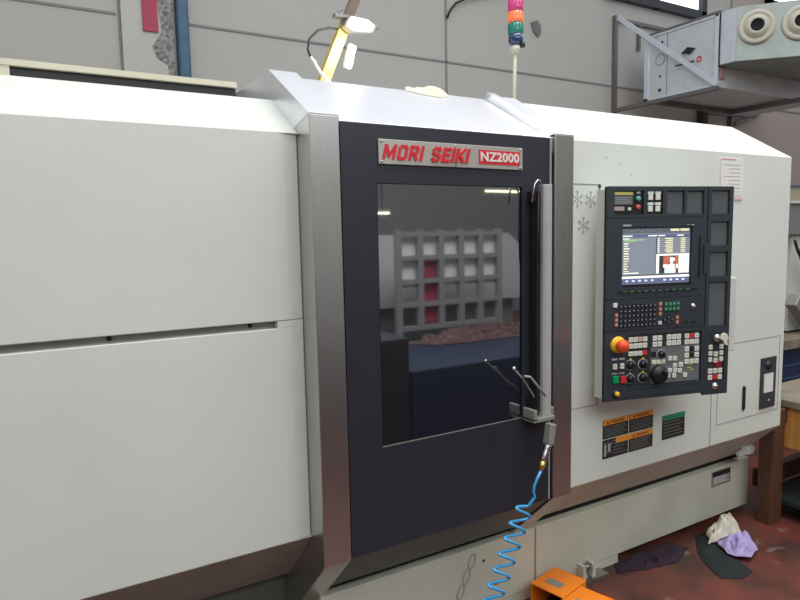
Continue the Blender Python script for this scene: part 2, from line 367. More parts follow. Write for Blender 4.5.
# warning signs
def sign(x0, x1, z0, z1, hd, hcol, name, words, figure=False, lab=None):
    b_ = MB(); b_.box(x0, x1, 1.927, 1.9305, z0, z1, sign_k); b_.box(x0, x1, 1.9262, 1.927, z1-hd, z1, hcol)
    n_ = 5
    for i in range(n_):
        zz = z1-hd-.010-(z1-hd-z0-.012)*i/n_
        xs = x0+.008+(.055 if figure else 0)
        b_.box(xs, x1-.01-random.random()*.03, 1.9264, 1.927, zz-.0016, zz+.0006, sign_l)
    if figure:
        # a hand drawn into a roller, in pale line work
        b_.prism([(x0+.008, z0+.012), (x0+.02, z0+.01), (x0+.022, z0+.06), (x0+.010, z0+.075)], 1.9262, 1.927, 'y', legend)
        b_.prism([(x0+.03, z0+.02), (x0+.04, z0+.035), (x0+.052, z0+.018), (x0+.047, z0+.045), (x0+.056, z0+.075), (x0+.042, z0+.06), (x0+.030, z0+.078), (x0+.034, z0+.045)], 1.9262, 1.927, 'y', legend)
    o = child(b_, name, L, label=lab)
    if words:
        t = text('lettering', words, hd*.8, front((x0+x1)/2+.008, 1.9261, z1-hd*.52), sign_k, o, bold=.0003, depth=.0002)
        t.data.transform(Matrix.Translation((0, -2.4, 0)))
        tri = MB().prism([(x0+.022, z1-hd*.82), (x0+.036, z1-hd*.82), (x0+.029, z1-hd*.15)], 1.9258, 1.9262, 'y', sign_k)
        child(tri, 'warning_triangle', o)
sign(2.160, 2.327, .800, .887, .024, sign_o, 'warning_sign', 'WARNING')
sign(2.335, 2.500, .800, .887, .024, sign_o, 'warning_sign', 'WARNING')
sign(2.160, 2.327, .707, .794, .001, sign_k, 'warning_sign', '', True, 'black sign with a pale hand-in-roller pictogram')
sign(2.335, 2.500, .707, .794, .024, sign_o, 'warning_sign', 'WARNING')
child(B(2.243, 2.335, 1.9255, 1.927, .770, .795, sign_o), 'sign_header', L)
sign(2.572, 2.740, .721, .840, .026, sign_g, 'notice_sign', '', lab='black notice with a green header')
# base
bs = MB(); bs.box(-1.3, .86, 2.32, 3.8, .02, .45, base_d)
child(bs, 'left_base', L)
bs = MB(); bs.box(.86, 3.69, 2.15, 3.7, .05, .345, base_m); bs.box(.86, 3.66, 2.19, 3.7, .345, .42, gap_m)
child(bs, 'base', L, .003)
bs = MB(); bs.box(.86, 2.54, 2.155, 2.3, .0, .049, base_m); child(bs, 'base_plinth', L)
child(B(3.69, 3.82, 2.26, 3.5, .03, .36, beige), 'base_end_tray', L)
child(B(1.955, 1.962, 2.147, 2.151, .04, .345, mat('rust_streak', (.30, .22, .13), .8)), 'base_seam', L)
for i in range(4):
    ch = MB(); cx, cz = 1.492+i*.031, .10+i*.062; ring = [(cx+.017*math.cos(a)+.010*math.sin(a), 2.1485, cz+.034*math.sin(a)) for a in [k*math.pi/6 for k in range(13)]]
    ch.tube(ring, .0042, mark_m, 6, False); child(ch, 'oval_mark', L)

ft = MB()
ft.box(2.235, 2.255, 2.105, 2.154, 0, .085, base_m); ft.box(2.30, 2.32, 2.105, 2.154, 0, .085, base_m); ft.box(2.235, 2.40, 2.09, 2.154, 0, .014, steel_dark)
ft.lathe([(.010, 0), (.010, .05), (.017, .05), (.017, .065), (0, .065)], (2.278, 2.125, .014), (0, 0, 1), steel_dark, 8)
child(ft, 'levelling_foot', L)
dp = MB(); dp.box(3.32, 3.50, 2.147, 2.151, .235, .325, clamp_m); dp.box(3.325, 3.495, 2.145, 2.147, .295, .322, sign_k)
for i in range(4): dp.box(3.335, 3.485-.03*(i % 2), 2.1455, 2.147, .25+i*.011, .254+i*.011, paper)
child(dp, 'rating_plate', L, label='small grey rating plate with fine print')
child(MB().lathe([(0, .004), (.006, .004), (.006, 0)], (1.72, 2.15, .14), (0, -1, 0), black, 10), 'bolt', L)
child(MB().lathe([(0, .004), (.006, .004), (.006, 0)], (1.65, 2.15, .27), (0, -1, 0), black, 10), 'bolt', L)

# door
door = empty('door'); door.parent = L
WX0, WX1, WZ0, WZ1 = 1.018, 1.663, .990, 1.918
dm = MB(); dx0, dx1, dz0, dz1 = .886, 1.806, .612, 2.114
for a, b_, c, d_ in ((dx0, WX0, dz0, dz1), (WX1, dx1, dz0, dz1), (WX0, WX1, dz0, WZ0), (WX0, WX1, WZ1, dz1)): dm.box(a, b_, 1.906, 1.93, c, d_, door_m)
dm.prism([(1.906, .612), (2.12, .40), (2.14, .40), (1.93, .63)], dx0, dx1, 'x', door_m)
dm.box(WX0, WX1, 1.925, 1.93, WZ0, WZ1, gap_m)
ds = child(dm, 'door_panel', door)
child(B(WX0+.003, WX1-.010, 1.909, 1.924, WZ0+.003, WZ1-.002, glass), 'window_pane', door, label='dark reflective glass pane')
child(B(1.806, 1.811, 1.900, 1.93, .612, 2.114, alu), 'edge_strip', door, label='thin bright metal edge strip')
child(B(WX0, WX1, 1.9055, 1.9085, WZ0-.001, WZ0+.0016, mat('dull_edge', (.22, .21, .19), .6)), 'window_sill_edge', door)
# nameplate
NP = child(B(1.024, 1.660, 1.899, 1.906, 1.982, 2.066, plate_m), 'nameplate', L, .0015, label='brushed steel nameplate with red lettering')
for x in (1.036, 1.342, 1.648):
    for z in (1.990, 2.058): child(MB().lathe([(0, .003), (.0042, .002), (.0045, 0)], (x, 1.899, z), (0, -1, 0), steel_dark, 10), 'screw', NP)
def wtext(nm, s_, size, x, y, z, mt, root, **k):
    o = text(nm, s_, size, front(x, y, z), mt, root, **k); wl = Vector((0, 0, 0)); r = root
    while r: wl += r.location; r = r.parent
    o.data.transform(Matrix.Translation(-wl)); return o
LT = {'M': (1.05, [[(0, 0), (0, 1)], [(1.05, 0), (1.05, 1)], [(.06, 1), (.52, .18)], [(.99, 1), (.53, .18)]]),
      'O': (.78, [[(.16, 0), (.62, 0), (.78, .16), (.78, .84), (.62, 1), (.16, 1), (0, .84), (0, .16), (.16, 0), (.4, 0)]]),
      'R': (.74, [[(0, 0), (0, 1), (.58, 1), (.72, .86), (.72, .62), (.58, .48), (0, .48)], [(.40, .48), (.72, 0)]]),
      'I': (.0, [[(0, 0), (0, 1)]]),
      'S': (.72, [[(.70, .86), (.58, 1), (.14, 1), (0, .88), (0, .66), (.12, .55), (.60, .45), (.72, .34), (.72, .12), (.58, 0), (.14, 0), (.0, .14)]]),
      'E': (.62, [[(.66, 1), (0, 1), (0, 0), (.66, 0)], [(0, .5), (.58, .5)]]),
      'K': (.74, [[(0, 0), (0, 1)], [(.74, 1), (.10, .47)], [(.28, .60), (.76, 0)]])}
yo = 0.; lb = MB(); cur = 1.042; hh_, tk = .0415, .0112
for c_ in 'MORI SEIKI':
    if c_ == ' ': cur += .030; continue
    wd, strokes = LT[c_]
    for st in strokes:
        P2 = [Vector((cur+(p[0]*.0360 if c_ != ' ' else 0), 2.003+p[1]*hh_)) for p in st]
        for a, b_ in zip(P2, P2[1:]):
            dr = (b_-a).normalized(); nr = Vector((-dr.y, dr.x))*tk/2; a2, b2_ = a-dr*tk*.45, b_+dr*tk*.45
            q = [a2-nr, b2_-nr, b2_+nr, a2+nr]; q = [(p.x+(p.y-2.0)*.26, p.y) for p in q]
            lb.prism(q, 1.8972-yo, 1.8989, 'y', let_red); yo += .00012
    cur += wd*.0360+tk+.0074
LETTER_END = cur
child(lb, 'lettering', NP)
child(B(1.447, 1.645, 1.8975, 1.899, 1.998, 2.050, let_red), 'red_field', NP)
wtext('lettering', 'NZ2000', .046, 1.546, 1.8968, 2.024, let_w, NP, bold=.0016, sx=1.15, spacing=1.05)
# door handle: long silver channel standing off the door
H = empty('door_handle'); H.parent = L
hb = MB(); hb.prism([(1.718, 1.845), (1.728, 1.835), (1.752, 1.835), (1.764, 1.845), (1.764, 1.87), (1.718, 1.87)], .985, 1.925, 'z', alu)
child(hb, 'handle_bar', H, .002)
child(MB().box(1.700, 1.718, 1.86, 1.906, 1.02, 1.90, black), 'handle_grip', H)
child(B(1.69, 1.765, 1.865, 1.906, 1.86, 1.90, black), 'handle_mount', H); child(B(1.69, 1.765, 1.865, 1.906, 1.03, 1.07, black), 'handle_mount', H)
cl = MB(); cl.box(1.662, 1.772, 1.832, 1.90, .984, 1.000, clamp_m); cl.box(1.662, 1.680, 1.832, 1.90, .99, 1.035, clamp_m); cl.box(1.766, 1.785, 1.85, 1.9, .985, 1.03, clamp_m)
child(cl, 'lower_clamp', H, .002)
hk = [(1.655, 1.84, 1.855), (1.662, 1.84, 1.90), (1.668, 1.838, 1.925), (1.680, 1.836, 1.940), (1.695, 1.838, 1.935), (1.702, 1.84, 1.915), (1.706, 1.85, 1.88)]
tag(MB().tube(hk, .0035, chrome, 8).tube([(1.70, 1.852, 1.90), (1.698, 1.852, 1.75), (1.703, 1.852, 1.62)], .0025, cable_k, 6).build('wire_hook'), 'thin bent wire hook hanging at the top of the silver door handle', 'hook')
# air gun hanging in the clamp
G = empty('air_gun', (1.735, 1.80, .98), label='grey air blow gun with thin nozzle hanging under the silver handle', cat='air gun')
gb = MB(); gb.bar((1.735, 1.815, .978), (1.718, 1.812, .895), .030, .036, clamp_m, up=(0, 1, 0)); child(gb, 'gun_body', G, .004)
gn = MB().tube([(1.728, 1.885, 1.03), (1.712, 1.885, 1.065), (1.680, 1.865, 1.098), (1.60, 1.830, 1.175), (1.552, 1.822, 1.220)], [.006, .005, .0042, .0035, .0032], clamp_m, 8); gn.lathe([(.0, 0), (.007, 0), (.007, .012), (0, .012)], (1.554, 1.822, 1.218), (-.6, 0, .7), chrome, 10)
child(gn, 'nozzle', G, label='thin silver nozzle tube')
child(MB().tube([(1.69, 1.80, 1.10), (1.65, 1.800, 1.145), (1.615, 1.803, 1.185), (1.59, 1.81, 1.19)], .005, clamp_m, 8), 'trigger', G)
cn = MB(); a0 = Vector((1.718, 1.812, .895)); a1 = Vector((1.684, 1.805, .834)); rs = [.016, .013, .016, .012, .016, .012, .015, .010]
cn.tube([a0.lerp(a1, i/7) for i in range(8)], rs, chrome, 12); child(cn, 'coupling', G)
child(MB().tube([(1.684, 1.805, .834), (1.678, 1.803, .818), (1.670, 1.80, .802)], [.011, .013, .008], brass, 8), 'brass_fitting', G, label='brass hose fitting')
# coiled hose
pth = [(1.670, 1.80, .802), (1.648, 1.80, .77), (1.634, 1.80, .745), (1.630, 1.80, .72), (1.638, 1.80, .70)]
turns = 15; N = turns*20
for i in range(N+1):
    t = i/20.; c = Vector((1.592, 1.80, .690))+Vector((-.031, -.006, -.0505))*t
    if c.z < .02: break
    a = 2*math.pi*t; k = min(1, .35+t)
    rx = .044*k
    c += Vector((math.cos(a)*rx, math.sin(a)*.011*k, -math.cos(a)*.0150-math.sin(a)*.0055))
    pth.append(tuple(c))
tag(MB().tube(pth, .0057, hose_m, 8).build('coiled_hose'), 'bright blue coiled air hose dangling below the air gun', 'hose')

# ------------------------------------------------------------------ operator console
th = -math.atan2(.16, .59)
K = empty('operator_console', (2.026, 1.80, 1.913), th, 'dark grey control console with screen and rows of keys on an arm', 'control panel')
def kb(mb, name, parent=K, bevel=0, label=None):
    o = mb.build(name, parent, bevel)
    if label: o['label'] = label
    return o
def cb(u0, u1, v0, v1, d0, d1, mt): return MB().box(u0, u1, d0, d1, -v1, -v0, mt)
kb(cb(.004, .605, .004, .886, .012, .088, lightgrey), 'housing', label='pale grey housing')
kb(cb(.45, .735, .395, .735, .09, .185, lightgrey), 'swivel_mount', bevel=.004)
def module(u0, u1, v0, v1, holes=(), mt=console_m):
    us = sorted({u0, u1, *[h[0] for h in holes], *[h[1] for h in holes]}); vs_ = sorted({v0, v1, *[h[2] for h in holes], *[h[3] for h in holes]})
    m_ = MB()
    for i in range(len(us)-1):
        for j in range(len(vs_)-1):
            cu, cv = (us[i]+us[i+1])/2, (vs_[j]+vs_[j+1])/2
            if any(h[0] < cu < h[1] and h[2] < cv < h[3] for h in holes): continue
            m_.box(us[i], us[i+1], 0, .014, -vs_[j+1], -vs_[j], mt)
    return kb(m_, 'front_panel')
kb(cb(-.001, .614, -.006, .893, .0125, .022, gap_m), 'backing_plate')
m1 = module(0, .484, -.008, .119, [(.028, .170, .010, .108), (.183, .262, .010, .106), (.282, .368, .010, .106), (.380, .466, .010, .106)])
m2 = module(0, .484, .123, .456, [(.070, .412, .160, .412)])
m3 = module(0, .484, .460, .590)
m4 = module(0, .490, .594, .890, [(.102, .475, .612, .833)])
m5 = module(.489, .617, -.008, .902, [(.506, .598, .008, .108), (.506, .598, .141, .245), (.506, .598, .272, .378), (.506, .600, .402, .594), (.510, .598, .628, .840)])
def floor_of(h, par, d=.010, mt=blank_m, nm='blank_cover'): return kb(cb(h[0]+.001, h[1]-.001, h[2]+.001, h[3]-.001, d, d+.003, mt), nm, par)
for h in ((.282, .368, .010, .106), (.380, .466, .010, .106)): floor_of(h, m1)
for h in ((.506, .598, .008, .108), (.506, .598, .141, .245), (.506, .598, .272, .378), (.506, .600, .402, .594)): floor_of(h, m5)
floor_of((.028, .170, .010, .108), m1, .008, black, 'switch_recess'); floor_of((.183, .262, .010, .106), m1, .008, black, 'switch_recess')
kb(cb(.034, .120, .015, .027, .004, .008, mat('yellow_label', (.62, .55, .16), .6)), 'yellow_label', m1)
tl = cb(.034, .120, .030, .066, .006, .008, field_m)
for i in range(4): tl.box(.04, .11-.012*(i % 2), .0052, .006, -.037-i*.008, -.0355-i*.008, legend)
kb(tl, 'text_label', m1)
kb(cb(.034, .080, .074, .091, .004, .008, mat('pink_grey_display', (.42, .33, .33), .4)), 'hour_counter', m1)
kb(cb(.097, .109, .078, .090, .000, .008, paper), 'rocker_switch', m1)
def knob(u, v, r, d, mt, par, nm, base=0., seg=20):
    return kb(MB().lathe([(r*1.0, -.002), (r, d*.8), (r*.85, d), (0, d)], (u, base, -v), (0, -1, 0), mt, seg), nm, par)
knob(.1455, .042, .010, .007, mat('jade_button', (.12, .42, .33), .3), m1, 'button', .006)
knob(.1455, .077, .010, .007, mat('rose_button', (.60, .10, .10), .3), m1, 'button', .006)
kb(cb(.138, .155, .013, .022, .005, .008, legend), 'text_label', m1)
def key(u, v, w_, h_, mt, par, nm='button', d=.006, mark=None, base=0.):
    m_ = MB(); m_.box(u-w_/2, u+w_/2, base-d, base+.001, -v-h_/2, -v+h_/2, mt)
    if mark: m_.box(u-w_*.22, u+w_*.22, base-d-.0005, base-d, -v-h_*.1, -v+h_*.16, mark)
    return kb(m_, nm, par, .001)
for u in (.204, .240):
    for v in (.0165, .062): kb(cb(u-.014, u+.014, v-.004, v+.007, .003, .008, paper), 'text_label', m1)
    for v in (.036, .084): key(u, v, .022, .024, key_w, m1, base=.008)
# screen
sc_bg = mat('screen_grey', (.21, .23, .28), .3, emit=.55)
sc_d = mat('screen_slate', (.12, .13, .17), .3, emit=.5); sc_w = mat('screen_white', (.85, .85, .78), .3, emit=.75); sc_y = mat('screen_yellow', (.8, .75, .42), .3, emit=.7)
sc_g = mat('screen_green', (.35, .55, .28), .3, emit=.5); sc_r = mat('screen_red', (.55, .14, .08), .3, emit=.5); sc_k = mat('screen_dark', (.05, .05, .05), .3, emit=.3)
sc_b = mat('screen_blue', (.11, .12, .24), .3, emit=.6); sc_l = mat('screen_light_blue', (.62, .70, .85), .3, emit=.7)
SU0, SU1, SV0, SV1 = .078, .408, .165, .398
scm = cb(.071, .411, .161, .411, .010, .0135, black)
def sq(a, b_, c, d_, mt, lv=1):   # in fractions of the screen
    scm.box(SU0+(SU1-SU0)*a, SU0+(SU1-SU0)*b_, .010-.0006*lv, .0101, -(SV0+(SV1-SV0)*d_), -(SV0+(SV1-SV0)*c), mt)
sq(0, 1, 0, 1, sc_bg, 1); sq(0, 1, 0, .09, sc_d, 2); sq(0, 1, .11, .16, sc_b, 2); sq(.70, .83, .015, .055, sc_y, 3); sq(.85, .98, .015, .055, sc_y, 3)
for i in range(7): sq(.02+.08*i, .07+.08*i, .02+.02*(i % 2), .035+.02*(i % 2), legend, 3)
for a, b_ in ((0, .14), (.37, .50), (.52, .62), (.80, .9)): sq(a, b_, .125, .145, sc_w, 3)
sq(.005, .32, .195, .215, sc_g, 2); sq(.005, .10, .175, .19, sc_w, 2); sq(.02, .2, .22, .235, sc_g, 2)
for i in range(12):
    sq(.02, .06+.05*random.random()+.02*(i % 3 == 0), .26+.045*i, .278+.045*i, sc_y if i % 2 else sc_w, 2)
sq(.02, .24, .79, .81, sc_w, 2)
for j in range(8):
    sq(.515, .54, .18+.035*j, .20+.035*j, sc_w, 2); sq(.62+.02*(j % 2), .74, .18+.035*j, .197+.035*j, sc_y, 2); sq(.86, .93, .18+.035*j, .197+.035*j, sc_y, 2)
sq(.49, .5, .16, .83, sc_k, 2); sq(.5, 1, .145, .165, sc_d, 2)
sq(.495, .99, .47, .82, sc_w, 2); sq(.54, .83, .50, .82, sc_k, 3); sq(.60, .70, .51, .62, sc_r, 4); sq(.60, .68, .62, .68, sc_r, 4); sq(.60, .66, .66, .72, sc_w, 5)
sq(.70, .75, .53, .82, sc_l, 4); sq(.62, .79, .72, .82, sc_l, 4); sq(.64, .77, .66, .74, sc_w, 4); sq(.77, .82, .51, .75, sc_r, 4); sq(.71, .77, .55, .60, sc_w, 5); sq(.79, .82, .66, .73, sc_w, 5)
sq(0, 1, .835, .85, sc_k, 2); sq(0, 1, .855, .895, sc_w, 2); sq(0, 1, .90, .99, sc_b, 2)
for i in range(10):
    if i != 5: sq(.05+.093*i, .09+.093*i, .925, .955, sc_l, 3)
kb(scm, 'screen', m2, label='lit colour screen with program list and picture')
kb(cb(.072, .112, .1485, .1555, -.0006, .001, legend), 'text_label', m2); kb(cb(.385, .395, .152, .155, -.0006, .001, legend).box(.405, .418, -.0006, .001, -.155, -.151, legend), 'text_label', m2)
kb(cb(.052, .438, .424, .431, -.003, .001, black), 'softkey_strip', m2)
for i in range(10): key(.085+i*.034, .4275, .018, .005, key_g if i % 2 else mat('olive_key', (.10, .12, .05), .5), m2, d=.005)
kb(cb(.447, .452, .20, .38, -.004, .001, gap_m), 'hinge_slot', m2)
kb(cb(.470, .487, .235, .365, -.006, .0, console_m), 'hinge_lug', m2, .002)
# keypad
key(.040, .481, .018, .018, paper, m3)
for v in (.523, .543, .563): key(.046, v, .014, .014, key_o, m3, mark=legend)
for r_ in range(5):
    for c_ in range(9): key(.068+c_*.0203, .4885+r_*.0202, .0145, .0145, key_k, m3, 'key', .004, legend)
for v in (.485, .5065, .527, .566): key(.258, v, .014, .014, key_o if v < .55 else key_w, m3, mark=legend)
for r_ in range(2):
    for c_ in range(4): key(.2865+c_*.0195, .487+r_*.021, .014, .015, key_g, m3, mark=legend)
for u, v in ((.300, .545), (.300, .565), (.282, .555), (.318, .555)): key(u, v, .013, .013, key_k, m3, 'key', .004, legend)
for v in (.547, .567): key(.344, v, .013, .014, key_o, m3, mark=legend)
kb(MB().lathe([(.011, 0), (.011, .006), (.005, .006), (.005, .012), (0, .012)], (.4235, 0, -.502), (0, -1, 0), chrome, 16), 'key_lock', m3)
for u in (.39, .43): kb(cb(u-.010, u+.010, .566, .574, -.002, .001, black), 'text_label', m3)
# operation panel
floor_of((.102, .475, .612, .833), m4, .006, mat('dark_key_field', (.028, .030, .034), .5), 'key_field')
kb(cb(.222, .468, .672, .830, .004, .0065, field_m), 'key_field', m4)
kb(MB().lathe([(.036, 0), (.034, .006), (.030, .010), (.0, .010)], (.058, 0, -.649), (0, -1, 0), yellow_m, 28), 'button_collar', m4)
kb(MB().lathe([(.018, .008), (.018, .022), (.026, .030), (.027, .040), (.022, .048), (.0, .052)], (.058, 0, -.649), (0, -1, 0), orange_red, 28), 'emergency_stop', m4, label='red mushroom stop button with yellow collar')
def grid(u0, v0, nu, nv, pu, pv, wd, ht, par=m4, special={}, base=.006):
    for j in range(nv):
        for i in range(nu):
            mt = special.get((i, j), key_w)
            if mt: key(u0+i*pu, v0+j*pv, wd, ht, mt, par, mark=ink if mt is key_w else None, base=base)
grid(.1205, .632, 4, 2, .0233, .027, .0195, .020, special={(2, 0): mat('pink_key', (.62, .38, .34), .4)})
grid(.1205, .692, 4, 1, .0233, .02, .0195, .018, special={(3, 0): red_m})
grid(.239, .632, 2, 2, .0245, .026, .020, .021); grid(.309, .631, 3, 2, .0245, .026, .021, .021)
grid(.400, .632, 3, 2, .0250, .026, .0205, .020, special={(1, 0): red_m}); grid(.400, .689, 3, 3, .0250, .0275, .0200, .0200, base=.004, special={(1, 0): black, (1, 1): black})
for u, v in ((.3155, .7245), (.3405, .7265), (.341, .757), (.3715, .755), (.316, .777), (.342, .779), (.367, .781), (.307, .799), (.338, .801), (.394, .803)): key(u, v, .018, .018, key_w, m4, mark=ink, base=.004)
for u in (.235, .258, .281): key(u, .7355, .019, .017, key_w, m4, mark=yellow_m, base=.004)
key(.235, .701, .020, .022, black, m4, base=.004)
def dial(u, v, r, mt, ring=True, nm='dial', tick=None, base=.006):
    m_ = MB()
    if ring: m_.lathe([(r*1.42, 0), (r*1.42, .0015), (r*1.22, .0015), (r*1.22, 0)], (u, base, -v), (0, -1, 0), legend, 24)
    m_.lathe([(r*1.05, 0), (r*1.0, .010), (r*.75, .018), (0, .018)], (u, base, -v), (0, -1, 0), mt, 20)
    m_.box(u-r*.16, u+r*.16, base-.024, base-.016, -v-r*.8, -v+r*.8, mt)
    if tick: m_.box(u-.004, u+.004, base-.003, base, -v+r*1.2, -v+r*1.75, tick)
    return kb(m_, nm, m4)
dial(.122, .741, .0165, black, tick=mat('yellow_tick', (.9, .75, .25), .4)); dial(.184, .741, .0165, black, tick=yellow_m); dial(.122, .800, .0155, black, tick=legend); dial(.184, .800, .0165, black, tick=yellow_m)
dial(.272, .704, .015, black, base=.004)
kb(MB().lathe([(.038, 0), (.038, .012), (.034, .026), (.0, .026)], (.258, .004, -.789), (0, -1, 0), black, 28).lathe([(.008, .026), (.008, .044), (0, .046)], (.270, .004, -.775), (0, -1, 0), black, 14), 'hand_wheel', m4, label='large black round hand wheel')
for u in (.043, .077): kb(cb(u-.013, u+.013, .706, .714, -.001, .001, legend), 'text_label', m4); key(u, .740, .018, .022, key_w, m4, mark=ink); kb(cb(u-.013, u+.013, .769, .773, -.001, .001, ink), 'text_label', m4)
key(.046, .796, .026, .030, green_m, m4, d=.010); key(.083, .798, .026, .030, red_m, m4, d=.010)
kb(MB().lathe([(.019, 0), (.019, .004), (.010, .004), (.010, .012), (0, .013)], (.053, 0, -.858), (0, -1, 0), black, 20), 'button_collar', m4)
knob(.053, .858, .0105, .014, yellow_m, m4, 'button')
for u, v in ((.418, .773), (.430, .782), (.424, .758)): kb(cb(u-.010, u+.010, v-.002, v+.002, .003, .004, mat('yellow_print', (.6, .6, .1), .5)), 'text_label', m4)
for v in (.846, .880): kb(cb(.09, .475, v-.0008, v+.0008, -.0006, .001, gap_m), 'panel_seam', m4)
# side column
floor_of((.510, .598, .628, .840), m5, .006, mat('dark_key_field_side', (.03, .032, .036), .5), 'key_field')
kq = MB(); kq.lathe([(.016, 0), (.016, .012), (.008, .012), (.008, .02), (0, .02)], (.556, .006, -.650), (0, -1, 0), chrome, 18); kb(kq, 'key_switch', m5)
grid(.524, .690, 1, 3, .02, .0275, .018, .019, m5, base=.006); grid(.582, .690, 1, 3, .02, .0275, .018, .019, m5, base=.006)
for v in (.722, .750): key(.553, v, .019, .020, key_w, m5, mark=ink, base=.006)
key(.566, .768, .032, .024, dred_m, m5, base=.006)
grid(.5255, .797, 3, 2, .026, .028, .0205, .021, m5, special={(1, 1): red_m}, base=.006)
kb(MB().lathe([(.016, 0), (.016, .004), (.009, .004), (.009, .010), (0, .010)], (.552, 0, -.866), (0, -1, 0), chrome, 16), 'key_lock', m5)
# key tag hanging on the console key switch
kt = MB(); pts = [(.0, 0), (.016, .006), (.03, .0), (.04, -.018), (.032, -.034), (.038, -.052), (.018, -.046), (.012, -.03), (-.004, -.02)]
kt.prism([(p[0]-.003, p[1]) for p in pts], -.006, .0, 'y', rag_m)
ko = kt.build('key_tag', bevel=.002); ko.location = K.location+Matrix.Rotation(th, 3, 'Z') @ Vector((.548, -.030, -.628)); ko.rotation_euler = (0, 0, th)
tag(ko, 'small cream key tag hanging at the top of the right-hand key column', 'key tag')

# ------------------------------------------------------------------ signal tower
TZ = .042
T = empty('signal_tower', (2.145, 2.52, 2.338), label='stacked signal light of magenta, orange, green and blue on a white pole', cat='signal light')
child(MB().tube([(2.145, 2.52, 2.338), (2.152, 2.52, 2.66)], .009, cream, 12).lathe([(.03, 0), (.03, .01), (0, .01)], (2.145, 2.52, 2.338), (0, 0, 1), cream, 16), 'pole', T)
child(MB().lathe([(.010, 0), (.024, .008), (.028, .022), (.022, .038), (.0, .040)], (2.154, 2.52, 2.638), (0, 0, 1), noz_m, 20), 'swivel_joint', T)
child(MB().lathe([(0, 0), (.014, 0), (.014, .022), (0, .022)], (2.170, 2.50, 2.676), (.8, -.6, .1), black, 12), 'clamp_screw', T)
for nm, z0, z1, mt, r0_, r1_ in (('blue_base', 2.722, 2.772, blue_seg, .027, .037), ('green_segment', 2.773, 2.826, green_seg, .037, .037), ('orange_segment', 2.829, 2.882, orange_seg, .037, .037), ('magenta_segment', 2.885, 2.938, purple_seg, .037, .037)):
    m_ = MB(); sg = 28; pr = []
    n_ = 1
    m_.lathe([(0, 0), (r0_, 0), (r1_, (z1-z0)*.3), (r1_, z1-z0-.003), (r1_-.004, z1-z0), (0, z1-z0)], (2.156, 2.52, z0-TZ), (0, 0, 1), mt, sg)
    for k in range(14):
        a = 2*math.pi*k/14
        if nm != 'blue_base': m_.box(2.156+math.cos(a)*.037-.002, 2.156+math.cos(a)*.037+.002, 2.52+math.sin(a)*.037-.002, 2.52+math.sin(a)*.037+.002, z0+.004-TZ, z1-.004-TZ, mt)
    child(m_, nm, T)
child(MB().lathe([(.037, 0), (.037, .02), (.026, .035), (0, .038)], (2.156, 2.52, 2.898), (0, 0, 1), black, 24), 'top_cap', T)

# ------------------------------------------------------------------ lamp, post and cable above the roof
P = tag(MB().bar((1.212, 2.9, 2.368), (1.385, 2.9, 2.765), .050, .045, pole_y, up=(0, 1, 0)).bar((1.385, 2.9, 2.765), (1.52, 2.9, 3.06), .045, .04, pole_b, up=(0, 1, 0)).build('leaning_post'),
        'leaning yellow post rising behind the machine roof, brown at its top', 'post')
LAMP0 = len(COL.objects)
W = empty('work_lamp', (1.46, 2.86, 2.79), label='small bright work lamp clamped to the leaning yellow post', cat='lamp')
head = MB(); head.prism([(1.395, 2.775), (1.425, 2.82), (1.52, 2.815), (1.57, 2.785), (1.545, 2.755), (1.44, 2.748)], 2.80, 2.862, 'y', clamp_m)
child(head, 'lamp_head', W, .006)
child(MB().prism([(1.405, 2.775), (1.430, 2.810), (1.51, 2.805), (1.548, 2.783), (1.525, 2.762), (1.445, 2.757)], 2.785, 2.7995, 'y', lamp_e), 'lamp_glass', W, .004, 'glowing lamp face')
child(MB().tube([(1.56, 2.83, 2.79), (1.585, 2.83, 2.80), (1.59, 2.83, 2.785)], .010, clamp_m, 8), 'tilt_knob', W)
child(MB().box(1.36, 1.43, 2.83, 2.87, 2.815, 2.83, clamp_m).tube([(1.375, 2.84, 2.822), (1.385, 2.84, 2.848), (1.40, 2.84, 2.85)], .006, clamp_m, 8), 'clamp', W)
tag(MB().tube([(1.385, 2.86, 2.765), (1.34, 2.86, 2.765), (1.28, 2.86, 2.745), (1.235, 2.86, 2.70), (1.225, 2.86, 2.65), (1.235, 2.86, 2.62)], .006, cable_k, 8).build('lamp_cable'), 'black cable looping from the work lamp beside the yellow post', 'cable')
tag(MB().tube([(1.236, 2.86, 2.617), (1.255, 2.86, 2.598), (1.27, 2.86, 2.57), (1.30, 2.86, 2.535), (1.34, 2.86, 2.505)], .008, cable_w, 8).build('white_cable'), 'short white cable crossing the foot of the yellow post', 'cable')
tag(MB().bar((1.395, 2.87, 2.575), (1.425, 2.87, 2.685), .040, .03, paper, up=(0, 1, 0)).build('junction_box', bevel=.005), 'small white box fixed on the yellow post under the lamp', 'box')
ll = bpy.data.lights.new('lamp_light', 'AREA'); ll.shape = 'RECTANGLE'; ll.size = .1; ll.size_y = .04; ll.energy = 2.5; lo_ = bpy.data.objects.new('lamp_light', ll); lo_.location = (1.45, 2.70, 2.72); lo_.rotation_euler = (math.radians(40), 0, 0); COL.objects.link(lo_); lo_.parent = W; lo_.matrix_parent_inverse = Matrix.Translation(-W.location)

for o in list(COL.objects)[LAMP0:]:
    if o.parent is None: o.location += Vector((-.05, 0, -.028))
for o in list(COL.objects)[LAMP0:]:
    if o.name.startswith('junction_box'): o.location += Vector((.02, -.035, .005))
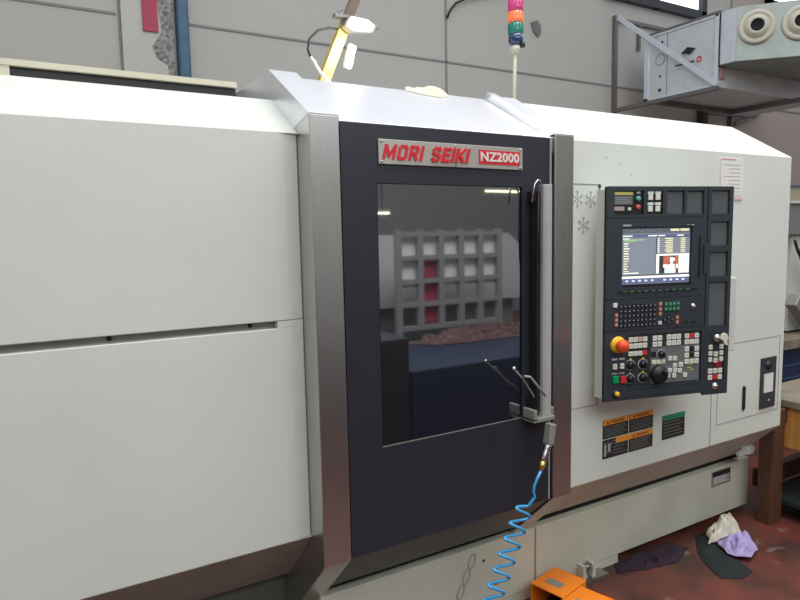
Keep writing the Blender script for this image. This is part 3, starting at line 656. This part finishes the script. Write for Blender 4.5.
# ------------------------------------------------------------------ crumpled cloths
from mathutils import noise
def cloth(name, outline, z0, h, mt, seed, n=30, freq=9., slope=0.):
    k = len(outline); cx = sum(p[0] for p in outline)/k; cy = sum(p[1] for p in outline)/k
    m_ = 96; ring = []
    for i in range(m_):
        t = i/m_*k; a = int(t) % k; f = t-int(t); p, q = outline[a], outline[(a+1) % k]
        ring.append((p[0]+(q[0]-p[0])*f-cx, p[1]+(q[1]-p[1])*f-cy))
    vs = [(cx, cy, 0)]; vs = []
    for j in range(n+1):
        r = max(j/n, .001)
        for x, y in ring:
            X, Y = cx+x*r, cy+y*r
            a = 1-abs(noise.noise(Vector((X*freq, Y*freq, seed))))*2.2; b = 1-abs(noise.noise(Vector((X*freq*2.3, Y*freq*2.3, seed+5))))*2.2
            e = (1-r**3)
            hh = h*max(.03, (.25+.55*max(a, 0)+.30*max(b, 0)-.2)*e)+.003
            vs.append((X+.012*noise.noise(Vector((X*20, Y*20, seed+9)))*r, Y+.012*noise.noise(Vector((X*20, Y*20, seed+13)))*r, z0+hh+slope*(Y-cy)))
    fs_ = [(j*m_+i, j*m_+(i+1) % m_, (j+1)*m_+(i+1) % m_, (j+1)*m_+i) for j in range(n) for i in range(m_)]; fs_.append(list(range(m_))[::-1])
    q = len(vs); vs += [(p[0], p[1], z0+slope*(p[1]-cy)) for p in vs[-m_:]]
    fs_ += [(q-m_+i, q-m_+(i+1) % m_, q+(i+1) % m_, q+i) for i in range(m_)]; fs_.append(list(range(q, q+m_)))
    return MB().add(vs, fs_, mt, True).build(name)
tag(cloth('crumpled_cloth', [(1.36, 2.275), (1.375, 2.31), (1.45, 2.315), (1.52, 2.312), (1.565, 2.31), (1.57, 2.26), (1.51, 2.235), (1.44, 2.245)], 2.334, .035, rag_m, 3, slope=.58), 'cream crumpled glove-like cloth lying on the steel roof edge above the door', 'cloth')
tag(cloth('crumpled_cloth', [(3.136, 2.12), (3.215, 2.12), (3.139, 1.994), (3.086, 1.862), (3.045, 1.736), (2.935, 1.716), (2.848, 1.771), (2.884, 1.871), (2.959, 1.979)], .001, .022, blackcloth, 5, freq=5), 'black cloth spread on the red floor in front of the base', 'cloth')
tag(cloth('crumpled_cloth', [(3.06, 1.985), (3.10, 2.02), (3.17, 2.075), (3.25, 2.045), (3.38, 2.10), (3.44, 2.08), (3.36, 2.0), (3.33, 1.965), (3.2, 1.985)], .026, .12, rag_m, 9, freq=13), 'cream crumpled rag on the floor above the lilac one', 'cloth')
tag(cloth('crumpled_cloth', [(3.12, 1.975), (3.213, 1.972), (3.30, 1.955), (3.337, 1.921), (3.234, 1.827), (3.125, 1.784), (3.069, 1.831), (3.05, 1.87)], .026, .08, purple_m, 12, freq=12), 'lilac crumpled rag on the black cloth on the floor', 'cloth')
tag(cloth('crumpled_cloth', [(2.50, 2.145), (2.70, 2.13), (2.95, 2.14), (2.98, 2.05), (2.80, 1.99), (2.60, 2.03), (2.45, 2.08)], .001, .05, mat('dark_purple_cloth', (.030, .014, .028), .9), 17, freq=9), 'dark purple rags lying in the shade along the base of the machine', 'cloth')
tag(cloth('crumpled_tape', [(3.42, 2.055), (3.44, 2.085), (3.56, 2.12), (3.63, 2.125), (3.64, 2.08), (3.56, 2.05)], .435, .035, foil_m, 21, freq=14, slope=.3), 'crumpled silver tape sticking out under the machine right corner', 'tape')

# ------------------------------------------------------------------ orange foot pedals
def pedal(loc, rz, label):
    R_ = empty('foot_pedal', loc, rz, label, 'foot pedal', 'orange foot pedal guards')
    t = .006; m_ = MB(); W_, D_, H_ = .17, .20, .14
    m_.prism([(-W_/2, 0), (-W_/2, H_), (-W_/2+t, H_), (-W_/2+t, 0)], 0, D_, 'y', orange_m)
    m_.prism([(W_/2-t, 0), (W_/2-t, H_), (W_/2, H_), (W_/2, 0)], 0, D_, 'y', orange_m)
    m_.box(-W_/2+t, W_/2-t, 0, D_, H_-t, H_, orange_m); m_.box(-W_/2+t, W_/2-t, 0, D_, 0, t, orange_m); m_.box(-W_/2+t, W_/2-t, D_-t, D_, t, H_-t, orange_m)
    m_.build('guard', R_, .003)
    MB().prism([(.03, .02), (.17, .07), (.17, .055), (.03, .008)], -.05, .05, 'x', black).build('treadle', R_, .002)
    B(-.045, .035, .055, .10, H_, H_+.001, clamp_m).build('plate', R_)
    return R_
pedal((1.875, 1.985, 0), math.radians(-76), 'orange foot pedal guard with grey plate, nearer the hose')
pedal((1.86, 1.80, 0), math.radians(-76), 'orange foot pedal guard cut off by the bottom edge of the photo')

# ------------------------------------------------------------------ AC unit, plenum and brackets
AX, AY0, AY1, AZ0, AZ1 = 5.735, 3.79, 4.62, 3.095, 3.765
U = empty('heater_unit', (AX, AY1, AZ0), label='grey galvanised air unit with two round cream nozzles on wall brackets', cat='air unit')
child(B(AX+.01, 7.6, AY0+.01, AY1, AZ0, AZ1, galv), 'casing', U, .004)
sp = MB(); sp.box(AX, AX+.012, AY0, AY1, AZ0, AZ1, galv)
child(sp, 'side_panel', U)
ed = MB()
for (y0, y1, z0, z1) in ((AY0-.01, AY0+.03, AZ0, AZ1), (AY1-.05, AY1, AZ0, AZ1), (AY0, AY1, AZ0, AZ0+.035), (AY0, AY1, AZ1-.02, AZ1)): ed.box(AX-.012, AX, y0, y1, z0, z1, galv_l)
child(ed, 'panel_frame', U)
child(B(AX-.016, AX+.03, AY0-.02, AY1+.03, AZ1, AZ1+.022, angle_m), 'top_flange', U)
child(B(AX-.01, AX+.03, AY0-.018, AY0-.008, AZ0+.18, AZ1, gap_m), 'corner_flange', U)
ft = MB(); ft.box(AX-.003, AX, 4.345, 4.352, AZ0+.03, AZ1-.02, seam_m)
ring = [(AX-.004, 4.43+.055*math.cos(a), 3.50+.055*math.sin(a)) for a in [k*math.pi/12 for k in range(25)]]
ft.tube(ring, .003, seam_m, 6, False)
for y, z, r in ((4.41, 3.67, .012), (4.43, 3.33, .012), (4.43, 3.19, .017), (4.2, 3.115, .010)): ft.lathe([(0, .004), (r, .004), (r, 0)], (AX, y, z), (-1, 0, 0), black, 12)
child(ft, 'panel_marks', U)
hd = MB().prism([(4.03, 3.51), (4.10, 3.535), (4.17, 3.49), (4.12, 3.485), (4.09, 3.465), (4.06, 3.49)], AX-.03, AX, 'x', black); child(hd, 'latch', U)
lg = MB(); ring = [(AX-.004, 3.985+.024*math.cos(a), 3.395+.024*math.sin(a)) for a in [k*math.pi/8 for k in range(17)]]; lg.tube(ring, .006, red_m, 6, False)
child(lg, 'ring_logo', U)
lt = MB()
for i in range(9): lt.box(AX-.003, AX, 4.04+i*.024, 4.058+i*.024, 3.382, 3.400, sign_k)
child(lt, 'lettering', U)
lt = MB()
for i in range(12): lt.box(AX-.003, AX, 4.06+i*.022, 4.072+i*.022, 3.345, 3.352, ink)
child(lt, 'lettering', U)
rl = MB(); rl.box(5.765, 5.855, 3.781, 3.79, 3.175, 3.275, pinkline); rl.box(5.775, 5.845, 3.779, 3.781, 3.185, 3.265, clamp_m)
for i in range(5): rl.box(5.782, 5.838, 3.778, 3.779, 3.195+i*.014, 3.201+i*.014, legend)
child(rl, 'warning_label', U, label='small label with red border')
# plenum
dx, dy = .70, -.714
Cx, Cy = 5.735+dx*.72, 3.615+dy*.72
pl = MB().prism([(5.74, 3.779), (5.74, 3.615), (Cx, Cy), (7.5, Cy), (7.5, 3.5), (7.5, 3.779)], 3.285, 3.775, 'z', duct_m)
child(pl, 'plenum', U, .003)
child(MB().prism([(5.737, 3.779), (5.737, 3.618), (5.741, 3.618), (5.741, 3.779)], 3.29, 3.77, 'z', galv_l), 'plenum_side', U)
for q, z in ((.165, 3.575), (.52, 3.575)):
    o_ = (5.735+dx*q, 3.615+dy*q, z); ax = (-.80, -.60, 0)
    nz = MB().lathe([(.150, 0), (.155, .012), (.150, .030), (.118, .040), (.112, .026), (.108, .026)], o_, ax, noz_m, 32)
    nz.lathe([(.108, .026), (.100, .045), (.072, .078), (.056, .078), (.054, .02), (.0, .02)], o_, ax, noz_m, 32)
    oo = child(nz, 'air_nozzle', U, label='round cream air nozzle')
    child(MB().lathe([(.055, .0785), (.054, .076), (.0, .076)], (o_[0]+.014*0, o_[1], o_[2]), ax, gap_m, 28), 'nozzle_opening', oo)
# brackets
b1 = MB(); w_ = .045
b1.box(5.655, 5.70, 4.955, 5.0, 3.06, 4.09, angle_m); b1.box(5.66, 6.6, 4.96, 4.995, 4.04, 4.075, angle_m); b1.box(6.05, 6.08, 4.96, 4.995, 3.77, 4.04, angle_m)
b1.bar((5.678, 4.99, 3.072), (5.70, 3.76, 3.072), w_, .040, angle_m)
BF = empty('bracket', (5.678, 4.99, 3.07), label='dark angle-iron bracket with a pale diagonal brace carrying the left side of the air unit', cat='bracket')
child(b1, 'frame', BF)
child(MB().bar((5.678, 4.95, 4.07), (5.700, 3.765, 3.105), .012, .050, galv_l), 'brace_bar', BF, label='pale diagonal brace bar')
b2 = MB(); b2.bar((5.73, 4.45, 3.07), (7.02, 4.45, 3.07), .05, .045, angle_m); b2.bar((7.0, 4.45, 3.065), (7.0, 2.9, 3.065), .05, .045, angle_m)
tag(b2.build('support_frame'), 'dark steel support frame under the air unit', 'frame')
b3 = MB(); b3.box(7.16, 7.26, 4.90, 4.985, 2.95, 3.26, frame_k); b3.bar((7.21, 4.94, 3.17), (8.3, 4.94, 3.20), .05, .04, angle_m); b3.bar((7.86, 4.94, 3.08), (8.5, 4.94, 3.29), .04, .035, angle_m); b3.box(7.79, 7.83, 4.93, 4.99, 2.6, 3.2, angle_m)
tag(b3.build('bracket'), 'small dark bracket on the beige wall below the air unit', 'bracket')

# ------------------------------------------------------------------ right edge: bench and background machine
WB = empty('workbench', (4.1, 1.9, 0), label='heavy wooden workbench with worn grey top right of the machine', cat='workbench')
child(B(3.735, 4.9, 1.2, 2.22, .690, .735, top_m), 'bench_top', WB, .006)
child(B(3.755, 3.80, 1.2, 2.20, .445, .689, wood_o), 'end_apron', WB, .004, 'orange brown wooden end board')
child(B(3.80, 4.85, 2.12, 2.16, .50, .689, wood_o), 'rear_apron', WB, .004)
child(B(3.80, 4.85, 2.13, 2.19, .13, .24, wood_b), 'lower_rail', WB, .004)
child(B(3.75, 4.80, 1.3, 2.12, .10, .125, blackcloth), 'lower_shelf', WB)
child(B(3.612, 3.725, 1.965, 2.05, 0, .686, wood_b).box(3.725, 3.76, 1.97, 2.045, .60, .686, wood_b), 'leg', WB, .005)
for x, y in ((4.7, 2.0), (4.7, 1.25), (3.84, 1.25)): child(B(x, x+.12, y, y+.12, 0, .689, wood_b), 'leg', WB, .006)
SC = empty('storage_cabinet', (6.4, 3.0, 0), label='navy blue steel cabinet behind the workbench at the right edge', cat='cabinet')
child(B(5.40, 7.2, 2.9, 3.6, .33, .715, navy), 'cabinet_body', SC)
child(B(5.36, 7.25, 2.85, 3.65, .716, .80, top_m), 'cabinet_top', SC, .005)
m_ = MB()
for z in (.45, .56): m_.box(5.42, 7.18, 2.892, 2.9, z, z+.006, bluepipe)
child(m_, 'drawer_seams', SC)
for x in (5.45, 7.08): child(B(x, x+.07, 2.95, 3.02, 0, .33, wood_b), 'leg', SC)
GM = empty('grey_machine', (6.6, 3.6, 0), label='grey machine with beige top edge beyond the right end', cat='machine')
m_ = B(5.62, 7.6, 3.0, 3.9, 1.68, 1.955, greysteel); m_.box(5.6, 7.6, 3.0, 3.9, 1.96, 2.06, beige); m_.box(5.6, 7.6, 2.98, 3.0, 1.945, 1.965, lightgrey)
child(m_, 'head_cover', GM)
child(B(5.75, 7.4, 3.05, 3.85, .82, 1.68, lightgrey), 'column', GM)
child(MB().tube([(5.58, 3.3, 2.13), (7.6, 3.3, 2.13)], .018, angle_m), 'top_rail', GM)
for k in range(5):
    cp = [(5.64+.04*k+.10*t, 2.965-.03*k, 1.63-.05*k-.05*math.sin(t*3.1+k*.5)-.14*t*t) for t in [i/10*1.6 for i in range(11)]]
    tag(MB().tube(cp, .012, [cable_k, clamp_m, cable_k, foil_m, cable_k][k], 8).build('machine_cable'), ['topmost', 'second', 'middle', 'fourth', 'lowest'][k]+' of the cables bundled under the grey machine cover at the right edge', 'cable', 'cables on the grey machine')
tag(MB().bar((5.62, 2.95, 1.12), (5.95, 2.95, .84), .12, .10, clamp_m, up=(0, 1, 0)).build('metal_chute', bevel=.01), 'sloping grey metal chute on the blue cabinet at the right edge', 'chute')
tag(MB().prism([(5.98, .802), (6.4, .802), (6.3, .96), (6.08, .99)], 2.86, 2.93, 'y', cable_k).build('tool_bag', bevel=.02), 'dark bag lying on the blue cabinet top', 'bag')

# ------------------------------------------------------------------ things behind the camera, seen mirrored in the door glass
PR = 3.8
RK = empty('pale_rack', (3.77, -1.6, 0), label='pale open grid rack mirrored in the dark door window', cat='rack')
g_ = MB(); gx0, gx1, gz0, gz1 = 3.10, 4.45, .76, 1.79; ncol, nrow = 5, 4
rackm = mat('grey_rack_paint', (.30, .30, .31), .5)
bw = .066; pw = (gx1-gx0-bw)/ncol; phh = (gz1-gz0-bw)/nrow
for i in range(ncol+1): g_.box(gx0+i*pw, gx0+i*pw+bw, -1.66, -1.61, gz0, gz1, rackm)
for j in range(nrow+1):
    for i in range(ncol): g_.box(gx0+i*pw+bw, gx0+(i+1)*pw, -1.655, -1.612, gz0+j*phh, gz0+j*phh+bw*.7, rackm)
child(g_, 'grid_frame', RK)
child(B(gx0, gx0+.06, -1.68, -1.6, 0, gz0, rackm), 'leg', RK); child(B(gx1-.06, gx1, -1.68, -1.6, 0, gz0, rackm), 'leg', RK)
child(B(gx0+.05, gx1, -1.71, -1.672, 1.20, 1.75, mat('bright_white_board', (.93, .91, .86), .6)), 'white_back_board', RK)
child(B(3.42, 3.62, -1.671, -1.667, .82, 1.47, pink_m), 'red_panel', RK, label='dark red panel')
PM = tag(MB().prism([(2.6, .95), (2.6, 1.68), (2.8, 1.74), (4.95, 1.74), (5.2, 1.55), (5.2, .95)], -2.9, -2.1, 'y', mat('pale_machine_paint', (.50, .50, .49), .5)).box(2.7, 5.1, -2.8, -2.2, 0, .95, greysteel).build('pale_machine'), 'pale grey machine mirrored behind the rack in the door window', 'machine')
tag(B(2.46, 5.2, -1.50, -.28, .001, .68, mat('blue_bin_paint', (.008, .018, .050), .6)).build('blue_bin', bevel=.01), 'long dark blue bin mirrored in the lower half of the door window', 'bin')
tag(cloth('scrap_heap', [(3.0, -1.35), (3.3, -1.1), (4.2, -1.05), (5.0, -1.15), (5.1, -1.4), (4.2, -1.46), (3.4, -1.45)], .682, .16, mat('rust_scrap', (.16, .08, .075), .8, var=.8, scale=30), 33), 'reddish scrap heap mirrored along the top of the blue bin', 'scrap')
tag(B(1.1, 2.44, -1.30, -.28, .001, .95, mat('dark_box_paint', (.018, .018, .024), .6)).build('dark_mirror_box', bevel=.01), 'near-black box added to be mirrored at the lower left of the door window and in the steel pillar', 'cabinet')  # unseen box added to darken the reflections in glass and pillar
for x, y, z, ln_, lab in ((5.0, -2.2, 2.24, .62, 'yellow strip lamp mirrored at the upper right of the door window'), (2.62, -1.0, 1.93, .12, 'small lamp mirrored at the left edge of the door window')):
    o_ = empty('strip_lamp', (x, y, z), label=lab, cat='lamp', group='lamps mirrored in the window')
    MB().box(-ln_/2, ln_/2, -.02, .02, -.004, .01, tube_e).build('tube', o_); MB().box(-ln_/2, ln_/2, -.03, .03, .011, .04, clamp_m).build('lamp_body', o_)
    MB().tube([(0, 0, .04), (0, 0, 3.5)], .004, cable_k, 6).build('suspension_wire', o_)
